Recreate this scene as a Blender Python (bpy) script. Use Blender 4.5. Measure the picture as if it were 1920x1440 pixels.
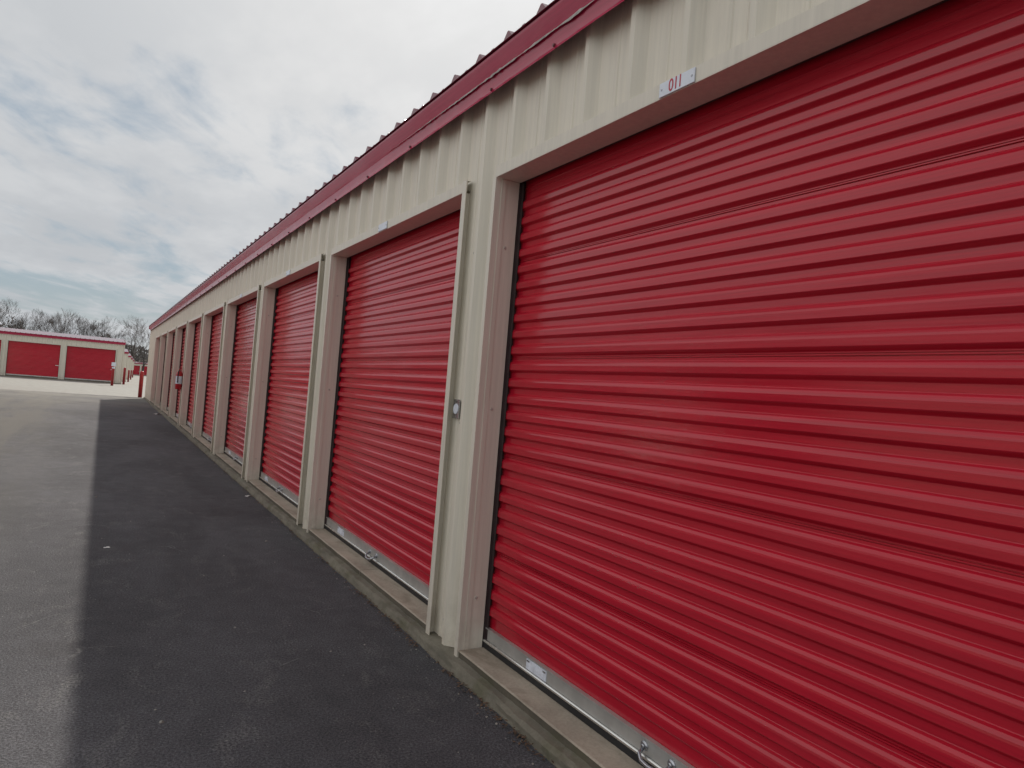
import bpy, bmesh, math, random
from mathutils import Vector, Matrix, noise
S = bpy.context.scene
for o in list(bpy.data.objects): bpy.data.objects.remove(o)
COL = S.collection

# ------------------------------------------------------------------ camera
cam_d = bpy.data.cameras.new('camera'); cam = bpy.data.objects.new('camera', cam_d); COL.objects.link(cam)
cam_d.sensor_fit = 'HORIZONTAL'; cam_d.sensor_width = 36.0
cam_d.lens = 36.0*1299.7/1920.0
cam_d.clip_start = 0.05; cam_d.clip_end = 3000
rt = Vector((0.85781067, -0.5074705, 0.08145275)); up = Vector((-0.07911434, 0.02621676, 0.99652075)); fw = Vector((0.50784031, 0.86127021, 0.01765918))
cam.matrix_world = Matrix(((rt.x, up.x, -fw.x, -1.69889), (rt.y, up.y, -fw.y, 0.0), (rt.z, up.z, -fw.z, 1.42078), (0, 0, 0, 1)))
S.camera = cam

# ------------------------------------------------------------------ sun, sky, exposure
SUN = Vector((0.50, 1.19, 1.0)).normalized()
sun_d = bpy.data.lights.new('sun', 'SUN'); sun_d.energy = 3.8; sun_d.angle = math.radians(0.8); sun_d.color = (1.0, 0.93, 0.83)
sun = bpy.data.objects.new('sun', sun_d); COL.objects.link(sun)
sun.rotation_euler = SUN.to_track_quat('Z', 'Y').to_euler()
sun.location = (6, 14, 12)
W = bpy.data.worlds.new('World'); S.world = W; W.use_nodes = True
S.view_settings.view_transform = 'Standard'; S.view_settings.look = 'None'
S.view_settings.exposure = 0.0; S.view_settings.gamma = 1.0; S.view_settings.use_curve_mapping = False


class NT:
    """small helper round a node tree"""
    def __init__(s, tree): s.t = tree; s.n = tree.nodes; s.l = tree.links
    def new(s, kind, ins=None, **props):
        n = s.n.new(kind)
        for k, v in props.items(): setattr(n, k, v)
        for k, v in (ins or {}).items(): s.put(n.inputs[k], v)
        return n
    def put(s, sock, v):
        if isinstance(v, bpy.types.NodeSocket): s.l.new(v, sock)
        elif isinstance(v, tuple) and len(v) == 3 and sock.type == 'RGBA': sock.default_value = (*v, 1)
        else: sock.default_value = v
    def math(s, op, a, b=0.0, c=None, clamp=False):
        n = s.n.new('ShaderNodeMath'); n.operation = op; n.use_clamp = clamp
        s.put(n.inputs[0], a); s.put(n.inputs[1], b)
        if c is not None: s.put(n.inputs[2], c)
        return n.outputs[0]
    def vmath(s, op, a, b=None):
        n = s.n.new('ShaderNodeVectorMath'); n.operation = op; s.put(n.inputs[0], a)
        if b is not None: s.put(n.inputs[1], b)
        return n
    def mix(s, f, a, b, blend='MIX'):
        n = s.n.new('ShaderNodeMix'); n.data_type = 'RGBA'; n.blend_type = blend
        s.put(n.inputs[0], f); s.put(n.inputs[6], a); s.put(n.inputs[7], b)
        return n.outputs[2]
    def noise(s, vec, scale, detail=4, rough=0.55, dist=0.0):
        n = s.n.new('ShaderNodeTexNoise'); s.put(n.inputs['Vector'], vec); n.inputs['Scale'].default_value = scale
        n.inputs['Detail'].default_value = detail; n.inputs['Roughness'].default_value = rough; n.inputs['Distortion'].default_value = dist
        return n.outputs[0]
    def ramp(s, f, a, b, lo=0.0, hi=1.0):
        n = s.n.new('ShaderNodeMapRange'); n.clamp = True; n.interpolation_type = 'SMOOTHSTEP'
        s.put(n.inputs[0], f); n.inputs[1].default_value = a; n.inputs[2].default_value = b
        n.inputs[3].default_value = lo; n.inputs[4].default_value = hi
        return n.outputs[0]
    def scale(s, vec, xyz, rot=(0, 0, 0)):
        n = s.n.new('ShaderNodeMapping'); s.put(n.inputs[0], vec); n.inputs[2].default_value = rot; n.inputs[3].default_value = xyz
        return n.outputs[0]


# world: Nishita sky behind drifting broken cloud
w = NT(W.node_tree); w.n.clear()
sky = w.new('ShaderNodeTexSky', sky_type='NISHITA', sun_disc=False, sun_elevation=math.asin(SUN.z), sun_rotation=math.atan2(SUN.x, SUN.y), air_density=1.2, dust_density=0.6)
tc = w.new('ShaderNodeTexCoord'); d = tc.outputs['Generated']
sep = w.new('ShaderNodeSeparateXYZ', {0: d})
zz = w.math('ADD', w.math('MAXIMUM', sep.outputs[2], 0.0), 0.10)
plane = w.new('ShaderNodeCombineXYZ', {0: w.math('DIVIDE', sep.outputs[0], zz), 1: w.math('DIVIDE', sep.outputs[1], zz)}).outputs[0]
pl = w.scale(plane, (1.0, 0.62, 1.0), (0, 0, math.radians(-38)))
n1 = w.noise(pl, 1.25, 7, 0.55, 0.45)
n2 = w.noise(w.scale(pl, (1.0, 1.7, 1.0)), 3.4, 6, 0.58, 0.35)
cov = w.math('ADD', w.math('MULTIPLY', n1, 0.62), w.math('MULTIPLY', n2, 0.38))
low = w.ramp(sep.outputs[2], 0.04, 0.50, 0.035, 0.165)        # more cover overhead, more gaps low down
dens = w.ramp(w.math('ADD', cov, low), 0.41, 0.60)
dot = w.math('MAXIMUM', w.vmath('DOT_PRODUCT', d, tuple(SUN)).outputs['Value'], 0.0)
halo = w.math('ADD', w.math('MULTIPLY', w.math('POWER', dot, 14.0), 2.6), w.math('MULTIPLY', w.math('POWER', dot, 3.0), 0.7))
west = w.ramp(w.math('MULTIPLY', sep.outputs[0], -1.0), 0.1, 0.9, 0.0, 4.0)  # brighter sky outside the view, added to lift the shaded wall
shade = w.ramp(w.noise(pl, 1.7, 5, 0.6), 0.36, 0.66, -0.40, 0.45)
lum = w.math('ADD', w.math('ADD', w.math('ADD', 5.45, halo), west), shade)
cl = w.vmath('SCALE', w.mix(w.ramp(lum, 5.0, 8.0), (0.94, 0.98, 1.03), (1.0, 1.0, 1.0))); w.put(cl.inputs['Scale'], lum)
blue = w.vmath('ADD', w.vmath('MULTIPLY', sky.outputs[0], (0.16, 0.16, 0.16)).outputs[0], (2.45, 3.05, 3.65))
bg = w.new('ShaderNodeBackground', {'Color': w.mix(dens, blue.outputs[0], cl.outputs[0]), 'Strength': 0.1})
out = w.new('ShaderNodeOutputWorld', {'Surface': bg.outputs[0]})

# ------------------------------------------------------------------ materials
def mat(name):
    m = bpy.data.materials.new(name); m.use_nodes = True
    t = NT(m.node_tree); t.n.clear()
    b = t.new('ShaderNodeBsdfPrincipled'); o = t.new('ShaderNodeOutputMaterial', {'Surface': b.outputs[0]})
    t.tc = t.new('ShaderNodeTexCoord').outputs['Object']
    t.pos = t.new('ShaderNodeNewGeometry').outputs['Position']
    return m, t, b
def bump(t, b, h, strength, dist):
    n = t.new('ShaderNodeBump', {'Height': h, 'Strength': strength, 'Distance': dist}); t.put(b.inputs['Normal'], n.outputs[0])

def plain(name, col, rough=0.5, metal=0.0, var=0.12, scale=6.0, bstr=0.0, spec=0.5):
    m, t, b = mat(name)
    n = t.noise(t.tc, scale, 5, 0.6)
    f = t.ramp(n, 0.3, 0.7, 1.0-var, 1.0+var)
    c = t.vmath('SCALE', tuple(col)); t.put(c.inputs['Scale'], f)
    t.put(b.inputs['Base Color'], c.outputs[0]); b.inputs['Metallic'].default_value = metal
    t.put(b.inputs['Roughness'], t.ramp(t.noise(t.tc, scale*2.3, 4), 0.3, 0.7, rough*0.85, min(1, rough*1.15)))
    b.inputs['Specular IOR Level'].default_value = spec
    if bstr: bump(t, b, t.noise(t.tc, scale*12, 4), bstr, 0.004)
    return m

def red_paint(name, col, rough=0.18, spec=0.52, bst=0.09):
    m, t, b = mat(name)
    st = t.scale(t.tc, (1.0, 0.22, 9.0))
    streak = t.noise(st, 9.0, 5, 0.65)
    chalk = t.ramp(t.noise(t.scale(t.tc, (1, 0.45, 0.8)), 2.1, 6, 0.62, 0.4), 0.52, 0.78)
    speck = t.ramp(t.noise(t.tc, 160, 2, 0.7), 0.70, 0.80)
    patch = t.ramp(t.noise(t.scale(t.tc, (1, 0.5, 1.3)), 3.6, 4, 0.6, 0.8), 0.60, 0.72)
    rnd = t.new('ShaderNodeObjectInfo').outputs['Random']
    c = t.vmath('SCALE', tuple(col)); t.put(c.inputs['Scale'], t.math('MULTIPLY', t.ramp(streak, 0.3, 0.7, 0.90, 1.10), t.math('MULTIPLY_ADD', rnd, 0.16, 0.92)))
    dust = t.math('ADD', t.math('MULTIPLY', chalk, 0.07), t.math('MULTIPLY', t.math('MULTIPLY', speck, patch), 0.10), clamp=True)
    t.put(b.inputs['Base Color'], t.mix(dust, c.outputs[0], (0.50, 0.20, 0.20)))
    rg = t.math('ADD', t.ramp(streak, 0.3, 0.7, rough*0.85, rough*1.2), t.math('MULTIPLY', chalk, 0.08))
    t.put(b.inputs['Roughness'], rg)
    b.inputs['Specular IOR Level'].default_value = spec
    wav = t.math('ADD', t.math('MULTIPLY', t.noise(t.scale(t.tc, (1, 0.5, 3.0)), 2.0, 3, 0.5), 1.0), t.math('MULTIPLY', t.noise(t.scale(t.tc, (1, 0.12, 14.0)), 14.0, 3, 0.6), 0.06))
    bump(t, b, wav, bst, 0.02)
    return m

def cream(name, col):
    m, t, b = mat(name)
    st = t.noise(t.scale(t.tc, (6.0, 6.0, 0.18)), 7.0, 5, 0.65)
    dirt = t.ramp(t.noise(t.scale(t.tc, (1.5, 1.5, 0.5)), 2.4, 6, 0.65), 0.5, 0.8)
    c = t.vmath('SCALE', tuple(col)); t.put(c.inputs['Scale'], t.ramp(st, 0.3, 0.7, 0.93, 1.05))
    sp = t.new('ShaderNodeSeparateXYZ', {0: t.tc})
    splash = t.math('MULTIPLY', t.ramp(sp.outputs[2], 0.04, 0.42, 1.0, 0.0), t.ramp(t.noise(t.tc, 8, 5, 0.65), 0.35, 0.65))
    k = t.math('ADD', t.math('MULTIPLY', dirt, 0.16), t.math('MULTIPLY', splash, 0.35), clamp=True)
    t.put(b.inputs['Base Color'], t.mix(k, c.outputs[0], (0.30, 0.25, 0.18)))
    t.put(b.inputs['Roughness'], t.ramp(st, 0.3, 0.7, 0.36, 0.5)); b.inputs['Specular IOR Level'].default_value = 0.4
    bump(t, b, t.noise(t.scale(t.tc, (3, 3, 0.7)), 4.0, 3), 0.12, 0.02)
    return m

M = {}
M['door'] = red_paint('red_door_paint', (0.525, 0.013, 0.033))
M['fascia'] = red_paint('red_trim_paint', (0.43, 0.020, 0.070), 0.2, 0.6, 0.05)
M['roof'] = red_paint('red_roof_paint', (0.15, 0.010, 0.028), 0.14, 0.6, 0.02)
rb = M['roof'].node_tree.nodes['Principled BSDF']; rb.inputs['Coat Weight'].default_value = 0.12; rb.inputs['Coat Roughness'].default_value = 0.08
M['wall'] = cream('cream_panel', (0.735, 0.688, 0.585))
M['trim'] = cream('cream_trim', (0.715, 0.668, 0.575))
M['galv'] = plain('galvanised', (0.52, 0.52, 0.50), 0.42, 0.55, 0.10, 9)
M['rail'] = plain('bright_aluminium', (0.80, 0.79, 0.76), 0.25, 0.85, 0.06, 8)
M['steel'] = plain('zinc_steel', (0.42, 0.43, 0.46), 0.28, 0.9, 0.1, 30)
M['rubber'] = plain('black_rubber', (0.018, 0.019, 0.021), 0.6, 0, 0.2, 10)
M['guide_and_shade'] = plain('guide_gap_shade', (0.05, 0.032, 0.032), 0.55, 0, 0.2, 10)  # door guides; the near-black also stands in for shade in the gaps
M['screw'] = plain('screw_head', (0.16, 0.05, 0.06), 0.5, 0.2, 0.2, 30)
M['cscrew'] = plain('cream_screw', (0.5, 0.48, 0.43), 0.4, 0.2, 0.1, 30)
M['white'] = plain('white_plate', (0.72, 0.76, 0.84), 0.35, 0, 0.06, 12)
M['sticker'] = plain('paper_sticker', (0.66, 0.70, 0.78), 0.6, 0, 0.16, 26)
M['numeral'] = plain('red_numeral', (0.50, 0.03, 0.06), 0.45, 0, 0.05, 20)
M['bollard'] = plain('red_bollard_paint', (0.30, 0.014, 0.018), 0.42, 0, 0.14, 5)
M['ext'] = plain('extinguisher_red', (0.42, 0.012, 0.02), 0.3, 0, 0.05, 8)
M['dark'] = plain('dark_void', (0.02, 0.02, 0.02), 0.8, 0, 0.1, 4)
M['strip'] = plain('bead_grey', (0.42, 0.385, 0.37), 0.7, 0, 0.3, 40, 0.4)
M['leaf'] = plain('dead_leaf', (0.115, 0.072, 0.045), 0.8, 0, 0.5, 60)
M['stone'] = plain('pebble', (0.26, 0.245, 0.22), 0.75, 0, 0.4, 90)
M['paper'] = plain('litter_paper', (0.74, 0.74, 0.72), 0.7, 0, 0.06, 30)

def concrete(name, col, dark, moss=0.0):
    m, t, b = mat(name)
    a = t.noise(t.pos, 3.0, 7, 0.62); g = t.noise(t.pos, 70, 4, 0.7); st = t.ramp(t.noise(t.scale(t.pos, (1.5, 0.6, 4)), 5, 6, 0.65, 0.5), 0.46, 0.7)
    c = t.vmath('SCALE', tuple(col)); t.put(c.inputs['Scale'], t.math('MULTIPLY', t.ramp(a, 0.3, 0.7, 0.82, 1.12), t.ramp(g, 0.25, 0.75, 0.88, 1.10)))
    k = t.mix(t.math('MULTIPLY', st, 0.6), c.outputs[0], dark)
    if moss: k = t.mix(t.math('MULTIPLY', t.ramp(t.noise(t.pos, 5.5, 5, 0.6), 0.50, 0.66), moss), k, (0.085, 0.085, 0.035))
    t.put(b.inputs['Base Color'], k); b.inputs['Roughness'].default_value = 0.85
    bump(t, b, t.math('ADD', g, t.noise(t.pos, 18, 5, 0.6)), 0.35, 0.006)
    return m
M['sill'] = concrete('sill_concrete', (0.40, 0.345, 0.275), (0.20, 0.165, 0.12))
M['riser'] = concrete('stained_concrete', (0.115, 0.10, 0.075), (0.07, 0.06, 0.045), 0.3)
M['foot'] = concrete('footing_concrete', (0.185, 0.168, 0.13), (0.075, 0.068, 0.05), 0.4)
M['apron'] = concrete('apron_concrete', (0.285, 0.276, 0.254), (0.24, 0.228, 0.2))

def asphalt():
    m, t, b = mat('asphalt')
    big = t.noise(t.scale(t.pos, (1, 0.45, 1)), 0.7, 5, 0.6, 0.5)
    mid = t.noise(t.pos, 6, 6, 0.65)
    agg = t.noise(t.pos, 95, 3, 0.75); agg2 = t.noise(t.pos, 230, 2, 0.7)
    f = t.math('MULTIPLY', t.ramp(big, 0.3, 0.7, 0.76, 1.2), t.ramp(mid, 0.25, 0.75, 0.88, 1.12))
    f = t.math('MULTIPLY', f, t.math('MULTIPLY', t.ramp(agg, 0.3, 0.7, 0.52, 1.55), t.ramp(agg2, 0.3, 0.7, 0.75, 1.28)))
    c = t.vmath('SCALE', (0.0905, 0.0905, 0.0985)); t.put(c.inputs['Scale'], f)
    # pale scuffs and dusty tyre arcs
    warp = t.vmath('ADD', t.pos, t.vmath('SCALE', t.new('ShaderNodeTexNoise', {'Vector': t.pos, 'Scale': 1.3, 'Detail': 3.0}).outputs['Color']).outputs[0])
    warp.inputs[1].links[0].from_node.inputs['Scale'].default_value = 0.5
    v = t.new('ShaderNodeTexVoronoi', {'Vector': t.scale(warp.outputs[0], (1.0, 0.8, 1)), 'Scale': 2.3}, feature='DISTANCE_TO_EDGE').outputs['Distance']
    line = t.math('MULTIPLY', t.ramp(v, 0.0, 0.016, 1, 0), t.ramp(t.noise(t.pos, 1.6, 4, 0.6), 0.54, 0.66))
    line = t.math('MULTIPLY', line, t.ramp(t.noise(t.pos, 22, 4, 0.7), 0.38, 0.62))
    smear = t.math('MULTIPLY', t.ramp(t.noise(t.scale(t.pos, (1.6, 0.9, 1), (0, 0, 0.5)), 3.1, 7, 0.7, 0.6), 0.52, 0.70), t.ramp(agg, 0.4, 0.62))
    k = t.mix(t.math('MULTIPLY', line, 0.6), c.outputs[0], (0.27, 0.265, 0.26))
    k = t.mix(t.math('MULTIPLY', smear, 0.6), k, (0.23, 0.225, 0.22))
    spk = t.ramp(t.noise(t.pos, 60, 1, 0.5), 0.735, 0.78)
    k = t.mix(t.math('MULTIPLY', spk, 0.7), k, (0.36, 0.35, 0.33))
    xs_ = t.new('ShaderNodeSeparateXYZ', {0: t.pos}).outputs[0]
    sunlit_side = t.math('MULTIPLY', t.ramp(xs_, -3.4, -1.9, 1, 0), t.ramp(t.noise(t.scale(t.pos, (0.9, 0.12, 1)), 1.5, 4, 0.6), 0.40, 0.58, 0.30, 1.0))  # paler, warmer colour paints the sunlit side, broken by tyre streaks
    k = t.mix(t.math('MULTIPLY', sunlit_side, 0.8), k, t.mix(agg, (0.132, 0.125, 0.110), (0.170, 0.160, 0.142)))
    ys_ = t.new('ShaderNodeSeparateXYZ', {0: t.pos}).outputs[1]
    dusty = t.math('MULTIPLY', t.ramp(ys_, 21.0, 36.0), t.ramp(t.noise(t.scale(t.pos, (0.35, 0.5, 1)), 1.1, 5, 0.65), 0.28, 0.62, 0.35, 1.0))
    k = t.mix(t.math('MULTIPLY', dusty, 0.72), k, (0.27, 0.258, 0.232))
    # oil-dark patches
    oil = t.ramp(t.noise(t.pos, 0.9, 4, 0.6), 0.60, 0.74)
    k = t.mix(t.math('MULTIPLY', oil, 0.35), k, (0.05, 0.045, 0.045))
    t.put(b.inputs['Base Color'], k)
    b.inputs['Roughness'].default_value = 0.9; b.inputs['Specular IOR Level'].default_value = 0.3
    bump(t, b, t.math('ADD', agg, t.math('MULTIPLY', agg2, 0.5)), 0.9, 0.012)
    return m
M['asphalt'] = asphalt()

def soil():
    m, t, b = mat('winter_grass')
    a = t.noise(t.pos, 0.25, 6, 0.65); g = t.noise(t.pos, 5, 5, 0.7)
    t.put(b.inputs['Base Color'], t.mix(t.ramp(t.math('ADD', t.math('MULTIPLY', a, 0.6), t.math('MULTIPLY', g, 0.4)), 0.35, 0.65), (0.075, 0.066, 0.038), (0.13, 0.115, 0.07)))
    b.inputs['Roughness'].default_value = 0.95; bump(t, b, g, 0.6, 0.1)
    return m
M['soil'] = soil()
M['bark'] = plain('grey_bark', (0.075, 0.068, 0.062), 0.9, 0, 0.3, 3)
M['twig'] = plain('twig', (0.125, 0.108, 0.100), 0.9, 0, 0.25, 1)
M['brush'] = plain('brush', (0.135, 0.12, 0.11), 0.9, 0, 0.5, 0.7)
M['wood'] = plain('far_wood', (0.17, 0.155, 0.148), 0.9, 0, 0.35, 0.4)

# ------------------------------------------------------------------ mesh helpers
class MB:
    def __init__(s): s.v = []; s.f = []; s.m = []
    def face(s, pts, mi=0):
        i = len(s.v); s.v += [tuple(p) for p in pts]; s.f.append(tuple(range(i, i+len(pts)))); s.m.append(mi)
    def box(s, a, b, mi=0):
        x0, y0, z0 = (min(p, q) for p, q in zip(a, b)); x1, y1, z1 = (max(p, q) for p, q in zip(a, b))
        i = len(s.v)
        s.v += [(x0, y0, z0), (x1, y0, z0), (x1, y1, z0), (x0, y1, z0), (x0, y0, z1), (x1, y0, z1), (x1, y1, z1), (x0, y1, z1)]
        for q in ((0, 3, 2, 1), (4, 5, 6, 7), (0, 1, 5, 4), (1, 2, 6, 5), (2, 3, 7, 6), (3, 0, 4, 7)):
            s.f.append(tuple(i+k for k in q)); s.m.append(mi)
    def extrude_y(s, prof, ys, mi=0, closed=False, jit=None):
        """profile of (x, z) swept along the y stations"""
        i = len(s.v); n = len(prof)
        for y in ys:
            for k, (x, z) in enumerate(prof):
                if jit: dx, dz = jit(k, y); s.v.append((x+dx, y, z+dz))
                else: s.v.append((x, y, z))
        for a in range(len(ys)-1):
            for k in range(n if closed else n-1):
                k2 = (k+1) % n
                s.f.append((i+a*n+k, i+a*n+k2, i+(a+1)*n+k2, i+(a+1)*n+k)); s.m.append(mi)
        if closed:
            s.f.append(tuple(i+k for k in range(n))); s.m.append(mi)
            s.f.append(tuple(i+(len(ys)-1)*n+k for k in reversed(range(n)))); s.m.append(mi)
    def tube(s, pts, radii, sides=8, mi=0, cap=True):
        rings = []
        for j, p in enumerate(pts):
            p = Vector(p); a = Vector(pts[max(0, j-1)]); b = Vector(pts[min(len(pts)-1, j+1)])
            dr = (b-a).normalized() if (b-a).length > 1e-9 else Vector((0, 0, 1))
            e = dr.orthogonal().normalized() if j == 0 else (pe - dr*pe.dot(dr)).normalized()
            pe = e; g = dr.cross(e); i = len(s.v); rings.append(i)
            for k in range(sides):
                t = 2*math.pi*k/sides; s.v.append(tuple(p+(e*math.cos(t)+g*math.sin(t))*radii[j]))
        for a, b in zip(rings, rings[1:]):
            for k in range(sides):
                s.f.append((a+k, a+(k+1) % sides, b+(k+1) % sides, b+k)); s.m.append(mi)
        if cap:
            s.f.append(tuple(rings[0]+k for k in reversed(range(sides)))); s.m.append(mi)
            s.f.append(tuple(rings[-1]+k for k in range(sides))); s.m.append(mi)
    def build(s, name, mats, parent=None, smooth=False):
        me = bpy.data.meshes.new(name); me.from_pydata(s.v, [], s.f)
        for m in (mats if isinstance(mats, (list, tuple)) else [mats]): me.materials.append(m)
        me.polygons.foreach_set('material_index', s.m)
        if smooth: me.polygons.foreach_set('use_smooth', [True]*len(me.polygons))
        me.update()
        o = bpy.data.objects.new(name, me); COL.objects.link(o)
        if parent: o.parent = parent
        return o
def bevel(o, wdt, seg=2):
    b = o.modifiers.new('bevel', 'BEVEL'); b.width = wdt; b.segments = seg; b.limit_method = 'ANGLE'; b.angle_limit = math.radians(40)
    return o
def tag(o, label=None, cat=None, group=None, kind=None):
    for k, v in (('label', label), ('category', cat), ('group', group), ('kind', kind)):
        if v: o[k] = v
    return o
def empty(name, loc=(0, 0, 0), rz=0.0):
    o = bpy.data.objects.new(name, None); COL.objects.link(o); o.location = loc; o.rotation_euler = (0, 0, rz); o.empty_display_size = 0.2
    return o
def copy_tree(o, parent=None):
    c = o.copy(); COL.objects.link(c)
    if parent: c.parent = parent
    for ch in list(o.children): copy_tree(ch, c)
    return c
def frange(a, b, step):
    n = max(1, int(round((b-a)/step))); return [a+(b-a)*i/n for i in range(n+1)]

# ------------------------------------------------------------------ ground
GP = [(-400, 0), (40, 0), (61, -0.09), (85, -0.40), (107, -0.53), (132, -0.63), (170, -0.9), (206, -1.15), (230, -0.8), (300, 1.2), (500, 6.0), (900, 12)]
def gz(y):
    for (a, p), (b, q) in zip(GP, GP[1:]):
        if y <= b: return p+(q-p)*(y-a)/(b-a)
    return GP[-1][1]
def sheet(name, x0, x1, ys, dz, m, nx=2):
    mb = MB(); xs = [x0+(x1-x0)*i/(nx-1) for i in range(nx)]
    for y in ys:
        for x in xs: mb.v.append((x, y, gz(y)+dz))
    for a in range(len(ys)-1):
        for k in range(nx-1): mb.f.append((a*nx+k, a*nx+k+1, (a+1)*nx+k+1, (a+1)*nx+k)); mb.m.append(0)
    o = mb.build(name, m); o['kind'] = 'structure'; return o
sheet('ground', -900, 900, [p[0] for p in GP], -0.012, M['soil'])
sheet('concrete_apron', -70, 60, [34.2, 40, 61, 85, 107, 132, 170, 206, 216], -0.008, M['apron'])
ao = sheet('asphalt_drive', -17, 7, [-40, -10, 0, 10, 20, 34, 35.4], 0.0, M['asphalt'], 240)
for v_ in ao.data.vertices:
    if v_.co.y > 35: v_.co.y += 0.45*noise.noise((v_.co.x*0.7, 1, 1))+0.3*noise.noise((v_.co.x*3.1, 4, 1))

# ------------------------------------------------------------------ storage rows
P = 3.05; Y0 = 3.1955; OW = 2.66
ZH = 2.558; ZF = 3.004; ZR = 3.19; ZS = 0.088; CX = 0.162
RIB = 0.305
random.seed(4)

def rib_profile(ya, yb, phase):
    """(y, x) outline of a ribbed wall panel between ya and yb; the wall faces -x"""
    base, crest = 0.030, -0.009; pts = []
    k = math.floor((ya-phase)/RIB)-1
    keys = []
    while phase+k*RIB < yb+RIB:
        c = phase+k*RIB
        keys += [(c-0.058, base), (c-0.014, crest), (c+0.014, crest), (c+0.058, base), (c+0.12, base), (c+0.125, base-0.004), (c+0.137, base-0.004), (c+0.142, base)]
        k += 1
    def at(y):
        for (a, p), (b, q) in zip(keys, keys[1:]):
            if a <= y <= b: return p+(q-p)*(y-a)/(b-a)
        return base
    pts.append((ya, at(ya))); pts += [(y, x) for y, x in keys if ya < y < yb]; pts.append((yb, at(yb)))
    return pts
def rib_strip(mb, ya, yb, za, zb, phase):
    pr = rib_profile(ya, yb, phase)
    for (a, p), (b, q) in zip(pr, pr[1:]):
        mb.face([(p, a, za), (p, a, zb), (q, b, zb), (q, b, za)])
    # thickness behind
    for (a, p), (b, q) in zip(pr, pr[1:]):
        mb.face([(p, a, za), (q, b, za), (0.11, b, za), (0.11, a, za)])

PITCH = 0.0865
def curtain_profile(zb, zt):
    """corrugated curtain, listed from the top down; outward is -x"""
    o, r = CX-0.010, CX+0.008
    p = [(r, zt), (r, zt-0.118), (r-0.003, zt-0.121), (r-0.003, zt-0.124), (r, zt-0.127), (r, zt-0.146), (r-0.003, zt-0.149), (r-0.003, zt-0.152), (r, zt-0.155), (r, zt-0.186)]
    z = zt-0.186; n = 0
    while z-PITCH > zb:
        seam = (n % 6 == 3)
        p += [(r-0.001, z-0.0018), (o+0.0082, z-0.0072), (o+0.0070, z-0.0086), (o+0.0018, z-0.0160), (o+0.0013, z-0.0172), (o, z-0.0238), (o, z-0.047), (o+0.0015, z-0.0495), (r-0.0015, z-0.0600), (r, z-0.0625)]
        if seam: p += [(r, z-0.066), (r+0.004, z-0.067), (r+0.004, z-0.069), (r-0.003, z-0.070), (r-0.003, z-0.0735), (r+0.003, z-0.0745), (r+0.003, z-0.0765), (r, z-0.0775)]
        p += [(r, z-PITCH)]
        z -= PITCH; n += 1
    p += [(r, zb)]
    return p

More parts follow.
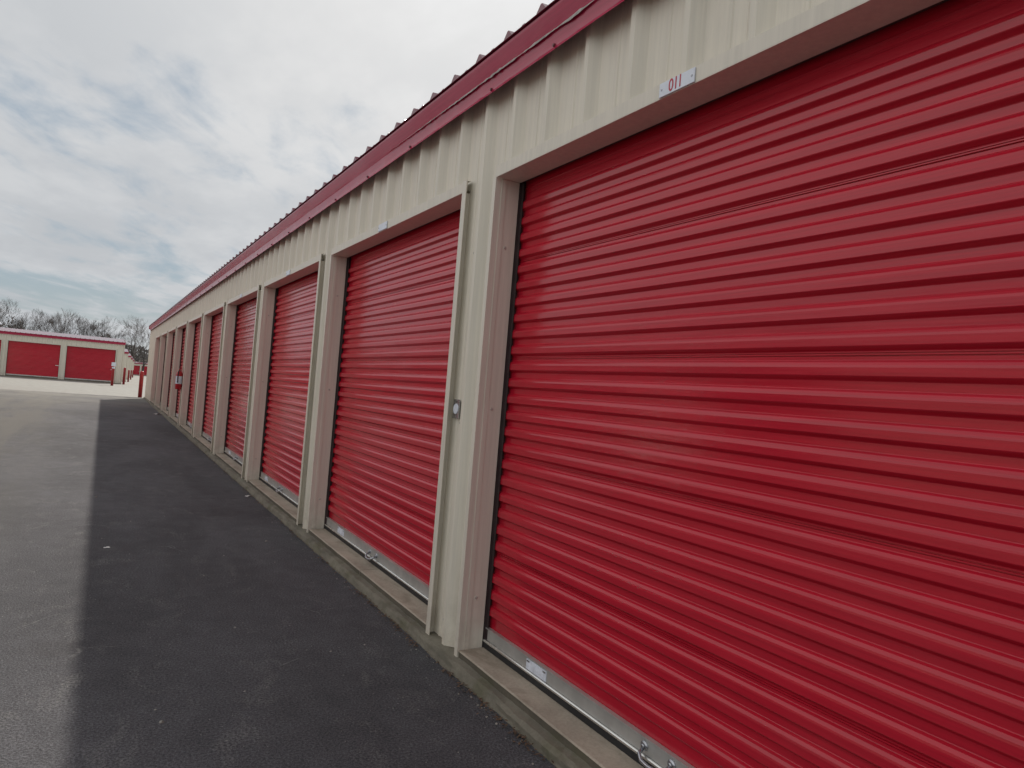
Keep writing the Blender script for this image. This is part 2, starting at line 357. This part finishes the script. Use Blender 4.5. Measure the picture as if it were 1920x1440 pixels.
def add_door(root, yr, yl, handle_y, sticker_y, joint=False, detail=True):
    """one roller door: curtain with bottom bar, rail, seal, handle; plus its frame and sill"""
    mb = MB()
    prof = curtain_profile(0.188, ZH+0.10)
    rr = random.Random(int(yr*100)+7); ph = rr.random()*50
    ys = frange(yr-0.035, yl+0.035, 0.22 if detail else 1.6)
    mb.extrude_y(prof, ys, jit=lambda k, y: (0.0024*noise.noise((y*1.3+ph, prof[k][1]*2.2, 0)), 0.0012*noise.noise((y*0.7+ph, 5, prof[k][1]))))
    dr = mb.build('roll_up_door', M['door'], root)
    b = MB(); b.box((CX-0.014, yr-0.03, 0.131), (CX+0.006, yl+0.02, 0.192)); b.box((CX-0.017, yr-0.03, 0.186), (CX-0.013, yl+0.02, 0.1925))
    bar = b.build('bottom_bar', M['galv'], dr)
    r_ = MB(); r_.tube([(CX-0.020, yr-0.02, 0.1245), (CX-0.020, yl+0.012, 0.1245)], [0.0078]*2, 10); r_.build('bottom_rail', M['rail'], dr, smooth=False)
    r_ = MB(); r_.box((CX-0.024, yr-0.02, ZS+0.001), (CX+0.004, yl+0.015, 0.117)); r_.build('rubber_seal', M['rubber'], dr)
    h = MB()
    x = CX-0.016
    for q in (-0.072, 0.072):
        y = handle_y+q
        h.tube([(x+0.003, y, 0.162), (x-0.004, y, 0.162)], [0.019, 0.018], 14)
        h.tube([(x-0.004, y, 0.162), (x-0.012, y, 0.162)], [0.009, 0.008], 10)
    pts = [(x-0.006, handle_y+0.072, 0.156), (x-0.03, handle_y+0.066, 0.142), (x-0.042, handle_y+0.04, 0.130), (x-0.044, handle_y, 0.127), (x-0.042, handle_y-0.04, 0.130), (x-0.03, handle_y-0.066, 0.142), (x-0.006, handle_y-0.072, 0.156)]
    h.tube(pts, [0.0075]*7, 8)
    h.build('pull_handle', M['steel'], dr, smooth=True)
    if sticker_y is not None:
        s = MB(); s.box((x-0.0012, sticker_y-0.085, 0.134), (x+0.003, sticker_y+0.085, 0.181))
        for qy, qw in ((0.07, 0.012), (-0.068, 0.012)): s.box((x-0.0018, sticker_y+qy-qw, 0.168), (x-0.001, sticker_y+qy+qw, 0.176), 1)
        s.build('sticker', [M['sticker'], M['steel']], dr)
    # frame: jamb returns, soffit, header flange, guides coloured dark to shade the gaps
    f = MB()
    f.box((-0.012, yr-0.045, ZH+0.0035), (-0.009, yl+0.008, ZH+0.060))                # header flange
    f.box((-0.012, yr-0.004, ZH), (0.132, yl-0.0005, ZH+0.003))                          # soffit
    f.face([(-0.0105, yr-0.030, ZH+0.060), (-0.0105, yl+0.008, ZH+0.060), (0.02, yl+0.008, ZH+0.068), (0.02, yr-0.030, ZH+0.068)])
    f.box((-0.0115, yl, 0.052), (0.132, yl+0.003, ZH-0.0005)); f.box((-0.0118, yl+0.0005, 0.052), (-0.009, yl+0.034, ZH+0.003))
    f.box((0.025, yl-0.0035, ZS), (0.050, yl-0.0002, ZH-0.001))                          # shallow folded seam on the jamb
    f.box((-0.014, yr-0.003, 0.052), (0.132, yr, ZH-0.0005)); f.box((-0.0175, yr-0.048, 0.05), (-0.014, yr+0.001, ZH+0.064))
    for zz_ in (0.354, 1.345, 2.2):
        f.tube([(0.074, yl+0.001, zz_), (0.074, yl-0.004, zz_)], [0.009, 0.007], 8, 1)
    f.box((0.1475, yl-0.022, ZS+0.002), (0.1495, yl-0.0012, ZH), 2); f.box((0.1475, yr+0.0012, ZS+0.002), (0.1495, yr+0.022, ZH), 2)
    f.box((0.1368, yl-0.001, 0.055), (0.22, yl+0.06, ZH+0.1), 2); f.box((0.1368, yr-0.06, 0.055), (0.22, yr+0.001, ZH+0.1), 2)
    f.box((0.1325, yr-0.06, ZH+0.004), (0.15, yl+0.06, ZH+0.1), 2); f.box((0.23, yr-0.2, 0.05), (0.24, yl+0.2, ZH+0.3), 2)  # dark sheets above and behind the curtain, coloured as gap shade
    f.build('door_frame', [M['trim'], M['cscrew'], M['guide_and_shade']], root)
    s = MB()
    cuts = [yr+0.003, (yr+yl)*0.5-0.11, yl-0.003] if joint else [yr+0.003, yl-0.003]
    for a, c in zip(cuts, cuts[1:]):
        g = 0.004 if joint else 0.0
        s.extrude_y([(-0.004, 0.0), (-0.004, ZS-0.006), (0.003, ZS), (0.22, ZS), (0.22, 0.0)], frange(a+g, c-g, 0.12), closed=True,
                    jit=lambda k, y: (0.0025*noise.noise((y*4, k*3.0, 1)), 0.0015*noise.noise((y*5, k*3.0, 9)) if k > 0 and k < 4 else 0))
    for i, q in enumerate(s.f):
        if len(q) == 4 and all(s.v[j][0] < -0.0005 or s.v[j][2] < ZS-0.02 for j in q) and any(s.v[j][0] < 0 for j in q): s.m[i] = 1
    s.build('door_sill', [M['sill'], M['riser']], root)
    return dr

def add_shell(root, ya, yb, openings, phase, rphase, depth, detail=True):
    # ribbed wall
    wl = MB(); cuts = sorted(openings)
    rib_strip(wl, ya, yb, ZH+0.02, ZF+0.12, phase)
    y = ya
    for (r, l) in cuts+[(yb, None)]:
        if r-y > 0.02: rib_strip(wl, y, r, 0.056, ZH+0.02, phase)
        y = l
    if detail:   # hex-head panel screws beside the ribs
        c = phase-RIB*6
        while c < 22:
            if not any(r_-0.06 < c+0.085 < l_+0.04 for r_, l_ in cuts):
                for z in (0.16, 1.25, 2.2): wl.tube([(0.031, c+0.085, z), (0.0245, c+0.085, z)], [0.0075, 0.006], 6, 1)
            c += RIB
    wl.build('wall', [M['wall'], M['cscrew']], root)
    # end walls and back
    ew = MB(); mid = depth/2
    for yy, s in ((yb, 1), (ya, -1)):
        ew.face([(0.022, yy, 0.05), (depth, yy, 0.05), (depth, yy, ZR-0.03), (mid, yy, ZR+mid/12-0.03), (0.022, yy, ZR-0.03)][::s])
        ew.box((-0.012, yy-0.05*s-0.002, 0.05), (0.05, yy+0.004*s, ZF+0.1)); 
        for i in range(int(depth/RIB)):
            x = 0.15+i*RIB; zt = ZR-0.06+min(x, depth-x)/12
            ew.box((x-0.014, yy, 0.06), (x+0.014, yy+0.03*s, zt))
    ew.face([(depth, ya, 0.05), (depth, yb, 0.05), (depth, yb, ZR-0.03), (depth, ya, ZR-0.03)])
    ew.build('end_wall', M['wall'], root)
    # fascia: kicked-out hem, gently dished flange, then folds out under the roof edge
    fa = MB(); flange = [(-0.059, ZF), (-0.057, ZF+0.003), (-0.0475, ZF+0.016), (-0.0435, ZF+0.028), (-0.0435, ZF+0.038), (-0.0475, ZF+0.060), (-0.0545, ZF+0.088)]
    soff = [(-0.0545, ZF+0.088), (-0.0585, ZF+0.097), (-0.089, ZR-0.014), (-0.091, ZR-0.002), (0.02, ZR+0.004)]
    st = frange(ya-0.06, yb+0.06, 0.0254) if detail else [ya-0.06, yb+0.06]
    def wob(k, y):
        if not detail: return (0, 0)
        t = (y-phase)/RIB; pulse = math.exp(-((t-round(t))/0.13)**2)
        n_ = noise.noise((y*2.3, 3, 1)); e = (0.0, 0.1, 0.6, 1.0, 0.8, 0.4, 0.0)[k]
        return (-0.0050*pulse*e*(0.6+0.8*noise.noise((round(t)*3.1, 1, 1)))+0.0022*n_*e, 0.002*n_*(k < 2))
    fa.extrude_y(flange, st, jit=wob); nsm = len(fa.f)
    fa.extrude_y(soff, st, jit=(lambda k, y: (0.0012*noise.noise((y*1.9, k, 6)), 0.0015*noise.noise((y*1.6, k, 2)))*(1 if 0 < k < 3 else 0) or (0, 0)) if detail else None)
    if detail:
        for yy in (2.673-0.98, 2.673, 3.269, 4.404, 5.276, 6.148, 7.05, 7.956, 8.86, 9.77, 10.7, 11.6, 12.5, 13.4, 14.3, 15.2, 16.1, 17.0, 18, 19, 20):
            fa.tube([(-0.040, yy, ZF+0.032), (-0.053, yy, ZF+0.033)], [0.010, 0.007], 8, 1)
    for yy, s in ((yb+0.06, 1), (ya-0.06, -1)):   # rake trims
        fa.box((-0.09, yy-0.02*s, ZR-0.10), (0.02, yy+0.004*s, ZR-0.016))
        n = 6
        for a in range(n):
            x0, x1 = depth*a/n+0.02, depth*(a+1)/n; h0 = min(x0, depth-x0)/12; h1 = min(x1, depth-x1)/12
            fa.face([(x0, yy, ZR-0.13+h0), (x1, yy, ZR-0.13+h1), (x1, yy, ZR+0.01+h1), (x0, yy, ZR+0.01+h0)][::s])
    fo = fa.build('fascia', [M['fascia'], M['screw']], root)
    for pg in fo.data.polygons[:nsm]: pg.use_smooth = True
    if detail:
        bd = MB()  # ragged grey bead along the fascia fold, thinning out down the row
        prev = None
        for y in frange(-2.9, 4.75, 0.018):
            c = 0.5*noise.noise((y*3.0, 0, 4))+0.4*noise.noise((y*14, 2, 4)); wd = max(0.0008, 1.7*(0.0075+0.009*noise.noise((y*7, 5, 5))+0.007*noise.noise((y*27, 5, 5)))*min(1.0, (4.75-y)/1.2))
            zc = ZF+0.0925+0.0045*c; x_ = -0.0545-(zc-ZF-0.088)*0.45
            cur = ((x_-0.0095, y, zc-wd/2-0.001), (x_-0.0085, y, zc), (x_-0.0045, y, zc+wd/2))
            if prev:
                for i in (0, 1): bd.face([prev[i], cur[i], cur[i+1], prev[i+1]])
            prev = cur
        bd.build('grey_bead', M['strip'], root)
    # roof sheet with trapezoid ribs
    rf = MB(); keys = []
    k = math.floor((ya-0.09-rphase)/RIB)-1
    while rphase+k*RIB < yb+0.4:
        c = rphase+k*RIB; keys += [(c-0.040, 0), (c-0.006, 0.034), (c+0.006, 0.034), (c+0.040, 0), (c+0.135, 0.0), (c+0.142, 0.004), (c+0.165, 0.004), (c+0.172, 0)]; k += 1
    keys = [q for q in keys if ya-0.09 <= q[0] <= yb+0.09]
    xs = [(-0.104, ZR+0.006), (mid, ZR+0.006+(mid+0.112)/12), (depth+0.1, ZR+0.0)]
    for (a, h), (b, g) in zip(keys, keys[1:]):
        for (x0, z0), (x1, z1) in zip(xs, xs[1:]):
            rf.face([(x0, a, z0+h), (x0, b, z0+g), (x1, b, z1+g), (x1, a, z1+h)])
        rf.face([(-0.104, a, ZR+0.004), (-0.104, b, ZR+0.004), (-0.104, b, ZR+0.006+g), (-0.104, a, ZR+0.006+h)])
    rf.face([(-0.104, keys[0][0], ZR+0.0045), (depth, keys[0][0], ZR+0.0045), (depth, keys[-1][0], ZR+0.0045), (-0.104, keys[-1][0], ZR+0.0045)])
    rf.build('roof', M['roof'], root)
    # footing ledge
    ft = MB(); pr = [(-0.085, -0.06), (-0.064, 0.012), (-0.058, 0.034), (-0.044, 0.050), (0.0, 0.054), (0.20, 0.055)]
    ft.extrude_y(pr, frange(ya-0.02, yb+0.02, 0.03 if detail else 3.0),
                 jit=(lambda k, y: (0.013*noise.noise((y*2.3, k*0.6, 2))+0.008*noise.noise((y*9, k*1.5, 4))+0.005*noise.noise((y*31, k*2.5, 4)), 0.006*noise.noise((y*6, k*2.0, 7))+0.003*noise.noise((y*27, k*2.0, 7)))) if detail else None)
    ft.build('footing', M['foot'], root, smooth=False)

# the long row on the right
main = empty('storage_building', (0, 0, 0))
tag(main, 'long cream metal storage row filling the right side, with a line of red roller doors', 'storage building', 'storage unit buildings')
OP = []
for k in range(-1, 9): OP.append((Y0+P*k-OW, Y0+P*k))
OP.append((Y0+P*9-OW, Y0+P*9))
add_shell(main, -3.0, 34.84, OP, 2.155, 3.025, 5.4)
for i, (r, l) in enumerate(OP):
    hy = {1: 1.87, 2: 4.965, 3: 8.10}.get(i, (r+l)/2+0.1)
    sy = {1: 2.695, 2: 5.79, 3: 8.92}.get(i, None if i in (5, 8) else r+2.15)
    add_door(main, r, l, hy, sy, joint=(i in (2, 5, 8)))
opp = copy_tree(main); opp.location = (-8.6, 38.0, 0.0); opp.rotation_euler = (0, 0, math.pi)  # out-of-view row, added so the doors have something to reflect
tag(opp, 'unseen storage row across the drive, added for the red doors to reflect')
# strike plate on the pillar between the two nearest doors
sp = MB(); sp.box((0.014, 3.465, 1.272), (0.021, 3.535, 1.378)); sp.tube([(0.0135, 3.498, 1.325), (0.010, 3.498, 1.325)], [0.030, 0.028], 16, 1)
sp.build('strike_plate', [M['steel'], M['white']], main)
for i in (1, 2, 4):
    r, l = OP[i]
    lt = MB(); lt.box((CX-0.020, r+0.02, 0.150), (CX-0.012, r+0.11, 0.170)); lt.tube([(CX-0.018, r+0.09, 0.16), (CX-0.034, r+0.09, 0.165)], [0.006, 0.005], 8)
    lt.build('slide_bolt', M['steel'], main)

# unit number plates over the doors
def plate(y, z, text, label, tilt=0.0):
    t = empty('unit_number_sign', (-0.0145, y, z)); t.rotation_euler = (tilt, 0, 0)
    tag(t, label, 'sign', 'unit number plates above the doors')
    b = MB(); b.box((-0.004, -0.089, -0.0265), (0.001, 0.089, 0.0265)); bevel(b.build('plate', M['white'], t), 0.0015)
    for q in (-0.076, 0.076):
        s = MB(); s.tube([(-0.0035, q, 0.0), (-0.0062, q, 0.0)], [0.0045, 0.0035], 8); s.build('screw', M['steel'], t)
    if text:
        def flat(str_):
            cu = bpy.data.curves.new('numeral', 'FONT'); cu.body = str_; cu.size = 0.064; cu.align_x = 'LEFT'; cu.align_y = 'CENTER'; cu.extrude = 0.0004; cu.offset = 0.0004
            tmp = bpy.data.objects.new('tmp', cu); COL.objects.link(tmp); bpy.context.view_layer.update()
            me = bpy.data.meshes.new_from_object(tmp.evaluated_get(bpy.context.evaluated_depsgraph_get())); bpy.data.objects.remove(tmp)
            return me
        for ch, off in zip(text, (-0.047, -0.006, 0.020)):
            me = flat(ch); x0 = min(v.co.x for v in me.vertices)
            me.transform(Matrix.Translation((off-x0, 0, 0)))
            # digits read from the -x side: text x runs towards -y
            me.transform(Matrix(((0, 0, -1, -0.0046), (-0.82, 0, 0, 0.0), (0, 1, 0, 0.0005), (0, 0, 0, 1))))
            me.materials.clear(); me.materials.append(M['numeral'])
            o = bpy.data.objects.new('numeral', me); COL.objects.link(o); o.parent = t
    return t
plate(1.868, 2.587, '011', 'white plate numbered 011 in red over the nearest red door')
plate(4.905, 2.588, None, 'small white plate over the second red door from the viewer')
plate(7.945, 2.588, None, 'small white plate over the third red door from the viewer')
plate(11.02, 2.588, None, 'tiny white plate over the fourth red door from the viewer')

# fire extinguisher on a pillar well down the row
fe = empty('fire_extinguisher', (-0.088, 18.70, 0.93))
tag(fe, 'red fire extinguisher with pale label hung on a pillar well down the long row', 'fire extinguisher')
b = MB(); b.tube([(0, 0, 0), (0, 0, 0.012), (0, 0, 0.36), (0, 0, 0.41), (0, 0, 0.435), (0, 0, 0.45)], [0.066, 0.074, 0.074, 0.058, 0.03, 0.022], 18); b.build('cylinder', M['ext'], fe, smooth=True)
b = MB(); b.tube([(0, 0, 0.13), (0, 0, 0.32)], [0.0755, 0.0755], 18, cap=False); b.build('paper_label', M['sticker'], fe)
b = MB(); b.tube([(0, 0, 0.45), (0, 0, 0.49)], [0.02, 0.02], 10); b.box((-0.012, -0.10, 0.482), (0.012, 0.03, 0.492)); b.box((-0.012, -0.09, 0.505), (0.012, 0.03, 0.515)); b.build('valve', M['ext'], fe)
b = MB(); b.tube([(0, -0.03, 0.47), (-0.03, -0.08, 0.44), (-0.04, -0.085, 0.33), (-0.035, -0.08, 0.16)], [0.011]*4, 8); b.build('hose', M['rubber'], fe)
b = MB(); b.box((0.072, -0.03, 0.05), (0.08, 0.03, 0.44)); b.build('bracket', M['ext'], fe)

# ------------------------------------------------------------------ rows in the background (each faces the camera)
def far_row():
    root = empty('storage_building', (-0.42, 61.0, -0.09), math.radians(90))
    ops = [(0.53+3.55*k, 0.53+3.55*k+3.17) for k in range(4)]
    add_shell(root, 0.0, 14.75, ops, 0.1, 0.16, 9.0, detail=False)
    for r, l in ops: add_door(root, r, l, (r+l)/2, None, detail=False)
    for r, l in ops[:2]:
        lt = MB(); lt.box((CX-0.035, l-0.30 if False else r+0.02, 1.02), (CX-0.012, r+0.24, 1.06)); lt.build('slide_bolt', M['rail'], root)
    return root
B = far_row()
tag(B, 'low cream storage row on the left facing the viewer with two wide red doors', 'storage building', 'storage unit buildings')
LB = ['second far row, only its end showing just right of the two-door left row',
      'third stepped row end, beyond the second, right of the left row',
      'fourth stepped row end, farther down behind the third',
      'smallest stepped row end, just left of the farthest red doors']
for (x, y), l in zip(((0.48, 85), (1.40, 107), (2.40, 131), (3.45, 155)), LB):
    c = copy_tree(B); c.location = (x, y, gz(y)-0.0); tag(c, l)
c = copy_tree(B); c.location = (10.65, 206, gz(206)+0.03); tag(c, 'farthest cream row with tiny red doors, seen just left of the long row')

# ------------------------------------------------------------------ bollards
def bollard(x, y, h, label, sign=False):
    t = empty('bollard', (x, y, gz(y)-0.004)); tag(t, label, 'bollard', 'red steel bollards at the row ends')
    b = MB(); n = 7; R_ = 0.084
    pts = [(0, 0, 0), (0, 0, h-0.06)]; rd = [R_, R_]
    for i in range(1, n): a = math.pi/2*i/n; pts.append((0, 0, h-0.06+0.06*math.sin(a))); rd.append(R_*math.cos(a))
    b.tube(pts, rd, 20); b.build('post', M['bollard'], t, smooth=True)
    r = MB(); r.tube([(0, 0, h-0.17), (0, 0, h-0.162), (0, 0, h-0.13), (0, 0, h-0.122)], [R_, R_+0.006, R_+0.006, R_], 20, cap=False); r.build('collar', M['bollard'], t)
    if sign:
        s = MB(); s.box((-0.13, -0.10, h+0.02), (0.13, -0.085, h+0.28)); s.build('sign_plate', M['white'], t)
        s = MB(); s.box((-0.022, -0.084, h-0.1), (0.022, -0.07, h+0.52)); s.build('sign_stem', M['bollard'], t)
        s = MB(); s.box((-0.09, -0.10, h-0.14), (0.09, -0.087, h-0.04)); s.build('lower_tag', M['white'], t)
    return t
bollard(-0.17, 35.55, 1.20, 'red bollard at the far corner of the long row, largest of the bollards')
bollard(-1.10, 54.0, 1.30, 'red bollard carrying a small white sign, in front of the left row of two doors', True)
bollard(-0.27, 60.6, 1.30, 'red bollard at the right corner of the left row with two doors')
for (x, y), l in zip(((0.70, 84.6), (1.60, 106.6), (2.60, 130.6)), ('red bollard at the second far row end, next beyond the left row corner', 'red bollard at the third stepped row end', 'farthest and smallest red bollard of the stepped line')):
    bollard(x, y, 1.30, l)

# ------------------------------------------------------------------ trees
def bare_tree(name, seed, height, spread, forks, trunk_r, levels=6):
    rnd = random.Random(seed); tr = MB(); cr = MB()
    def grow(p, dr, length, rad, lev):
        segs = 3 if lev < 3 else 2; pts = [p]; q = p; dd = dr
        for i in range(segs):
            dd = (dd+Vector((rnd.uniform(-1, 1), rnd.uniform(-1, 1), rnd.uniform(-0.5, 0.9)))*0.13).normalized()
            q = q+dd*length/segs; pts.append(q)
        end = rad*(0.62 if lev else 0.72)
        rr = [rad+(end-rad)*i/segs for i in range(segs+1)]
        (tr if lev < 2 else cr).tube(pts, rr, 7 if lev < 2 else (4 if lev < 4 else 3), cap=False)
        if lev >= levels: return
        n = forks if lev == 0 else rnd.choice((2, 3, 3, 4) if lev < levels-1 else (3, 4, 4))
        for i in range(n):
            f = 1.0 if i < 2 else rnd.uniform(0.35, 0.95)
            base = pts[-1] if f == 1.0 else pts[max(1, int(f*segs))]
            az = 2*math.pi*(i+rnd.random()*0.7)/n; tilt = rnd.uniform(0.32, 0.85)*spread
            e = dd.orthogonal().normalized(); g = dd.cross(e)
            nd = (dd*math.cos(tilt)+(e*math.cos(az)+g*math.sin(az))*math.sin(tilt)+Vector((0, 0, 0.22))).normalized()
            grow(base, nd, length*rnd.uniform(0.60, 0.82), max(0.011, end*rnd.uniform(0.52, 0.80)), lev+1)
    grow(Vector((0, 0, -0.2)), Vector((rnd.uniform(-.05, .05), rnd.uniform(-.05, .05), 1)), height*0.27, trunk_r, 0)
    zmax = max(v[2] for v in cr.v); s = height/zmax
    for m in (tr, cr): m.v = [(x*s, y*s, z*s) for x, y, z in m.v]
    t = empty(name, (0, 0, 0))
    tr.build('trunk', M['bark'], t); cr.build('crown', M['twig'], t)
    return t
protos = [bare_tree('bare_tree', 11, 13, 1.0, 3, 0.24), bare_tree('bare_tree', 23, 13, 0.8, 3, 0.20), bare_tree('bare_tree', 37, 13, 1.1, 4, 0.26), bare_tree('bare_tree', 52, 13, 0.75, 3, 0.18)]
# px = photo column of the trunk, distance y, top height above ground, prototype, turn
from math import atan, tan
def xcol(px, y): return -1.699+(y)*tan(-0.53277*-1+atan((px-960)/1299.7))
TR = [(-25, 172, 14.0, 0, 'bare winter tree at the left edge of the photo above the left row roof'),
      (6, 178, 14.5, 2, 'broad bare tree, tallest of the clump at the left edge'),
      (30, 182, 12.2, 1, 'slim bare tree on the right of the left-edge clump'),
      (68, 176, 12.6, 3, 'bare tree standing just right of the gap in the treeline'),
      (88, 184, 13.6, 0, 'wide-crowned bare tree above the left red door'),
      (108, 174, 13.2, 1, 'tall upright bare tree above the pillar between the two left doors'),
      (128, 186, 13.6, 2, 'dense bare tree left of the middle of the treeline'),
      (150, 178, 12.6, 3, 'narrow bare tree above the right red door of the left row'),
      (164, 188, 13.0, 0, 'bare tree with rounded top above the right red door'),
      (186, 182, 13.2, 1, 'thin tall bare tree with sparse top, left of the big forked tree'),
      (205, 190, 11.6, 3, 'short sparse bare tree above the right end of the left row'),
      (243, 172, 13.4, 2, 'big forked bare tree with heavy limbs beside the far end of the long row'),
      (268, 184, 12.4, 0, 'bare tree half hidden behind the far end of the long row')]
used = set()
for i, (px, y, h, k, l) in enumerate(TR):
    t = protos[k] if k not in used else copy_tree(protos[k]); used.add(k)
    t.location = (xcol(px, y), y, gz(y)); t.rotation_euler = (0, 0, i*1.7); s = h/13.0; t.scale = (s*0.9, s*0.9, s)
    tag(t, l, 'tree', 'bare winter trees behind the buildings')

def thicket(name, n, fn, m, seed, size):
    rnd = random.Random(seed); mb = MB()
    for i in range(n):
        x, y, z = fn(rnd); a = rnd.uniform(0, 6.28); L = size*rnd.uniform(0.5, 1.6); wd = size*rnd.uniform(0.10, 0.4)
        dr = Vector((math.cos(a)*0.6, math.sin(a)*0.6, rnd.uniform(0.2, 1.2))).normalized(); e = dr.orthogonal().normalized(); e.rotate(Matrix.Rotation(rnd.uniform(0, 6.28), 3, dr))
        p = Vector((x, y, z)); mb.face([p-e*wd, p+e*wd, p+dr*L+e*wd*0.3, p+dr*L-e*wd*0.3])
    o = mb.build(name, m); o['kind'] = 'stuff'; return o
def brush_at(rnd):
    x = rnd.uniform(-34, 3.2); y = rnd.uniform(166, 192)
    px = 960+1299.7*tan(atan((x+1.699)/y)-0.53277)
    top = 6.6+1.5*noise.noise((x*0.22, 3, 0))+1.0*noise.noise((x*0.8, 9, 0))
    if px < 45: top += 3.2*min(1, (45-px)/12)
    if px > 222: top -= 3.2
    if 165 < px < 222: top += 3.0*math.exp(-((px-192)/20)**2)
    if 48 < px < 60: top -= 0.8
    return x, y, gz(y)+max(0.6, top)*(rnd.random()**0.8)-0.5
tag(thicket('underbrush', 9500, brush_at, M['brush'], 5, 0.5), 'dark tangled underbrush below the bare trees behind the left row', 'brush')
def wood_at(rnd):
    x = rnd.uniform(-60, 60); y = rnd.uniform(226, 262)
    top = 7.6+1.0*noise.noise((x*0.12, 1, 0))+1.2*noise.noise((x*0.7, 4, 0))
    if x < 2: top -= 2.5
    return x, y, gz(y)+top*rnd.random()-0.5
tag(thicket('distant_wood', 26000, wood_at, M['wood'], 9, 0.8), 'dark mass of far leafless woodland behind the farthest row', 'woodland')

# ------------------------------------------------------------------ litter on the drive
def pebbles():
    rnd = random.Random(3); mb = MB()
    def stone(x, y, r, mi=0):
        n = 6; i = len(mb.v); h = r*rnd.uniform(0.5, 0.9)
        for ring, (rr, z) in enumerate(((1.0, 0.0), (0.85, 0.55), (0.4, 1.0))):
            for k in range(n):
                a = 6.283*k/n+ring*0.4; q = rr*r*rnd.uniform(0.8, 1.15); mb.v.append((x+q*math.cos(a), y+q*math.sin(a), z*h+0.0005))
        for ring in (0, 1):
            for k in range(n): mb.f.append((i+ring*n+k, i+ring*n+(k+1) % n, i+(ring+1)*n+(k+1) % n, i+(ring+1)*n+k)); mb.m.append(mi)
        mb.f.append(tuple(i+2*n+k for k in range(n))); mb.m.append(mi)
    for _ in range(200):
        y = 1.5+14*rnd.random()**1.8; stone(rnd.uniform(-4.5, -0.1), y, rnd.choice((0.0022, 0.003, 0.004, 0.006)))
    for _ in range(170):
        y = 1.2+13*rnd.random()**1.6; stone(-0.09-abs(rnd.gauss(0, 0.035)), y, rnd.choice((0.0025, 0.003, 0.004, 0.006)))
    for x, y, r in ((-1.385, 3.076, 0.010), (-0.373, 6.196, 0.012), (-1.655, 8.517, 0.012), (-1.40, 3.2, 0.006), (-0.55, 3.6, 0.007), (-0.95, 4.1, 0.007)): stone(x, y, r)
    return mb.build('gravel', M['stone'])
tag(pebbles(), 'loose pale grit and small stones scattered over the asphalt', 'gravel', kind='stuff')
def leaves():
    rnd = random.Random(8); mb = MB()
    for _ in range(2200):
        y = 1.2+16*rnd.random()**1.7; clump = noise.noise((y*1.3, 0, 2))
        if clump < -0.05 and rnd.random() < 0.75: continue
        x = -0.072-abs(rnd.gauss(0, 0.024)); r = rnd.uniform(0.004, 0.012); a = rnd.uniform(0, 6.28); e = Vector((math.cos(a), math.sin(a), rnd.uniform(-.3, .5)))*r; g = Vector((-math.sin(a), math.cos(a), rnd.uniform(-.3, .5)))*r*0.5
        p = Vector((x, y, 0.004+rnd.random()*0.012)); mb.face([p-e, p+g, p+e*1.1, p-g])
    return mb.build('leaf_litter', M['leaf'])
tag(leaves(), 'brown dead leaves gathered along the foot of the concrete ledge', 'leaves', kind='stuff')
def scrap(x, y, s, rz, label):
    rnd = random.Random(int(y*100)); mb = MB(); n = 5
    for a in range(n+1):
        for c in range(n+1): mb.v.append(((a/n-0.5)*s*1.7, (c/n-0.5)*s, 0.004+abs(0.35*s*noise.noise((a*0.7+y, c*0.7, y)))))
    for a in range(n):
        for c in range(n): q = a*(n+1)+c; mb.f.append((q, q+n+1, q+n+2, q+1)); mb.m.append(0)
    o = mb.build('paper_scrap', M['paper']); o.location = (x, y, 0.001); o.rotation_euler = (0, 0, rz)
    so = o.modifiers.new('solid', 'SOLIDIFY'); so.thickness = 0.001
    tag(o, label, 'litter', 'scraps of litter on the drive')
scrap(-1.566, 6.149, 0.025, 0.3, 'small white scrap lying near the edge of the shadow on the asphalt')
scrap(-0.16, 23.5, 0.14, 0.4, 'pale scrap by the ledge, farthest down the long row')
scrap(-0.13, 8.52, 0.04, 1.0, 'white scrap beside the ledge in front of the third red door')
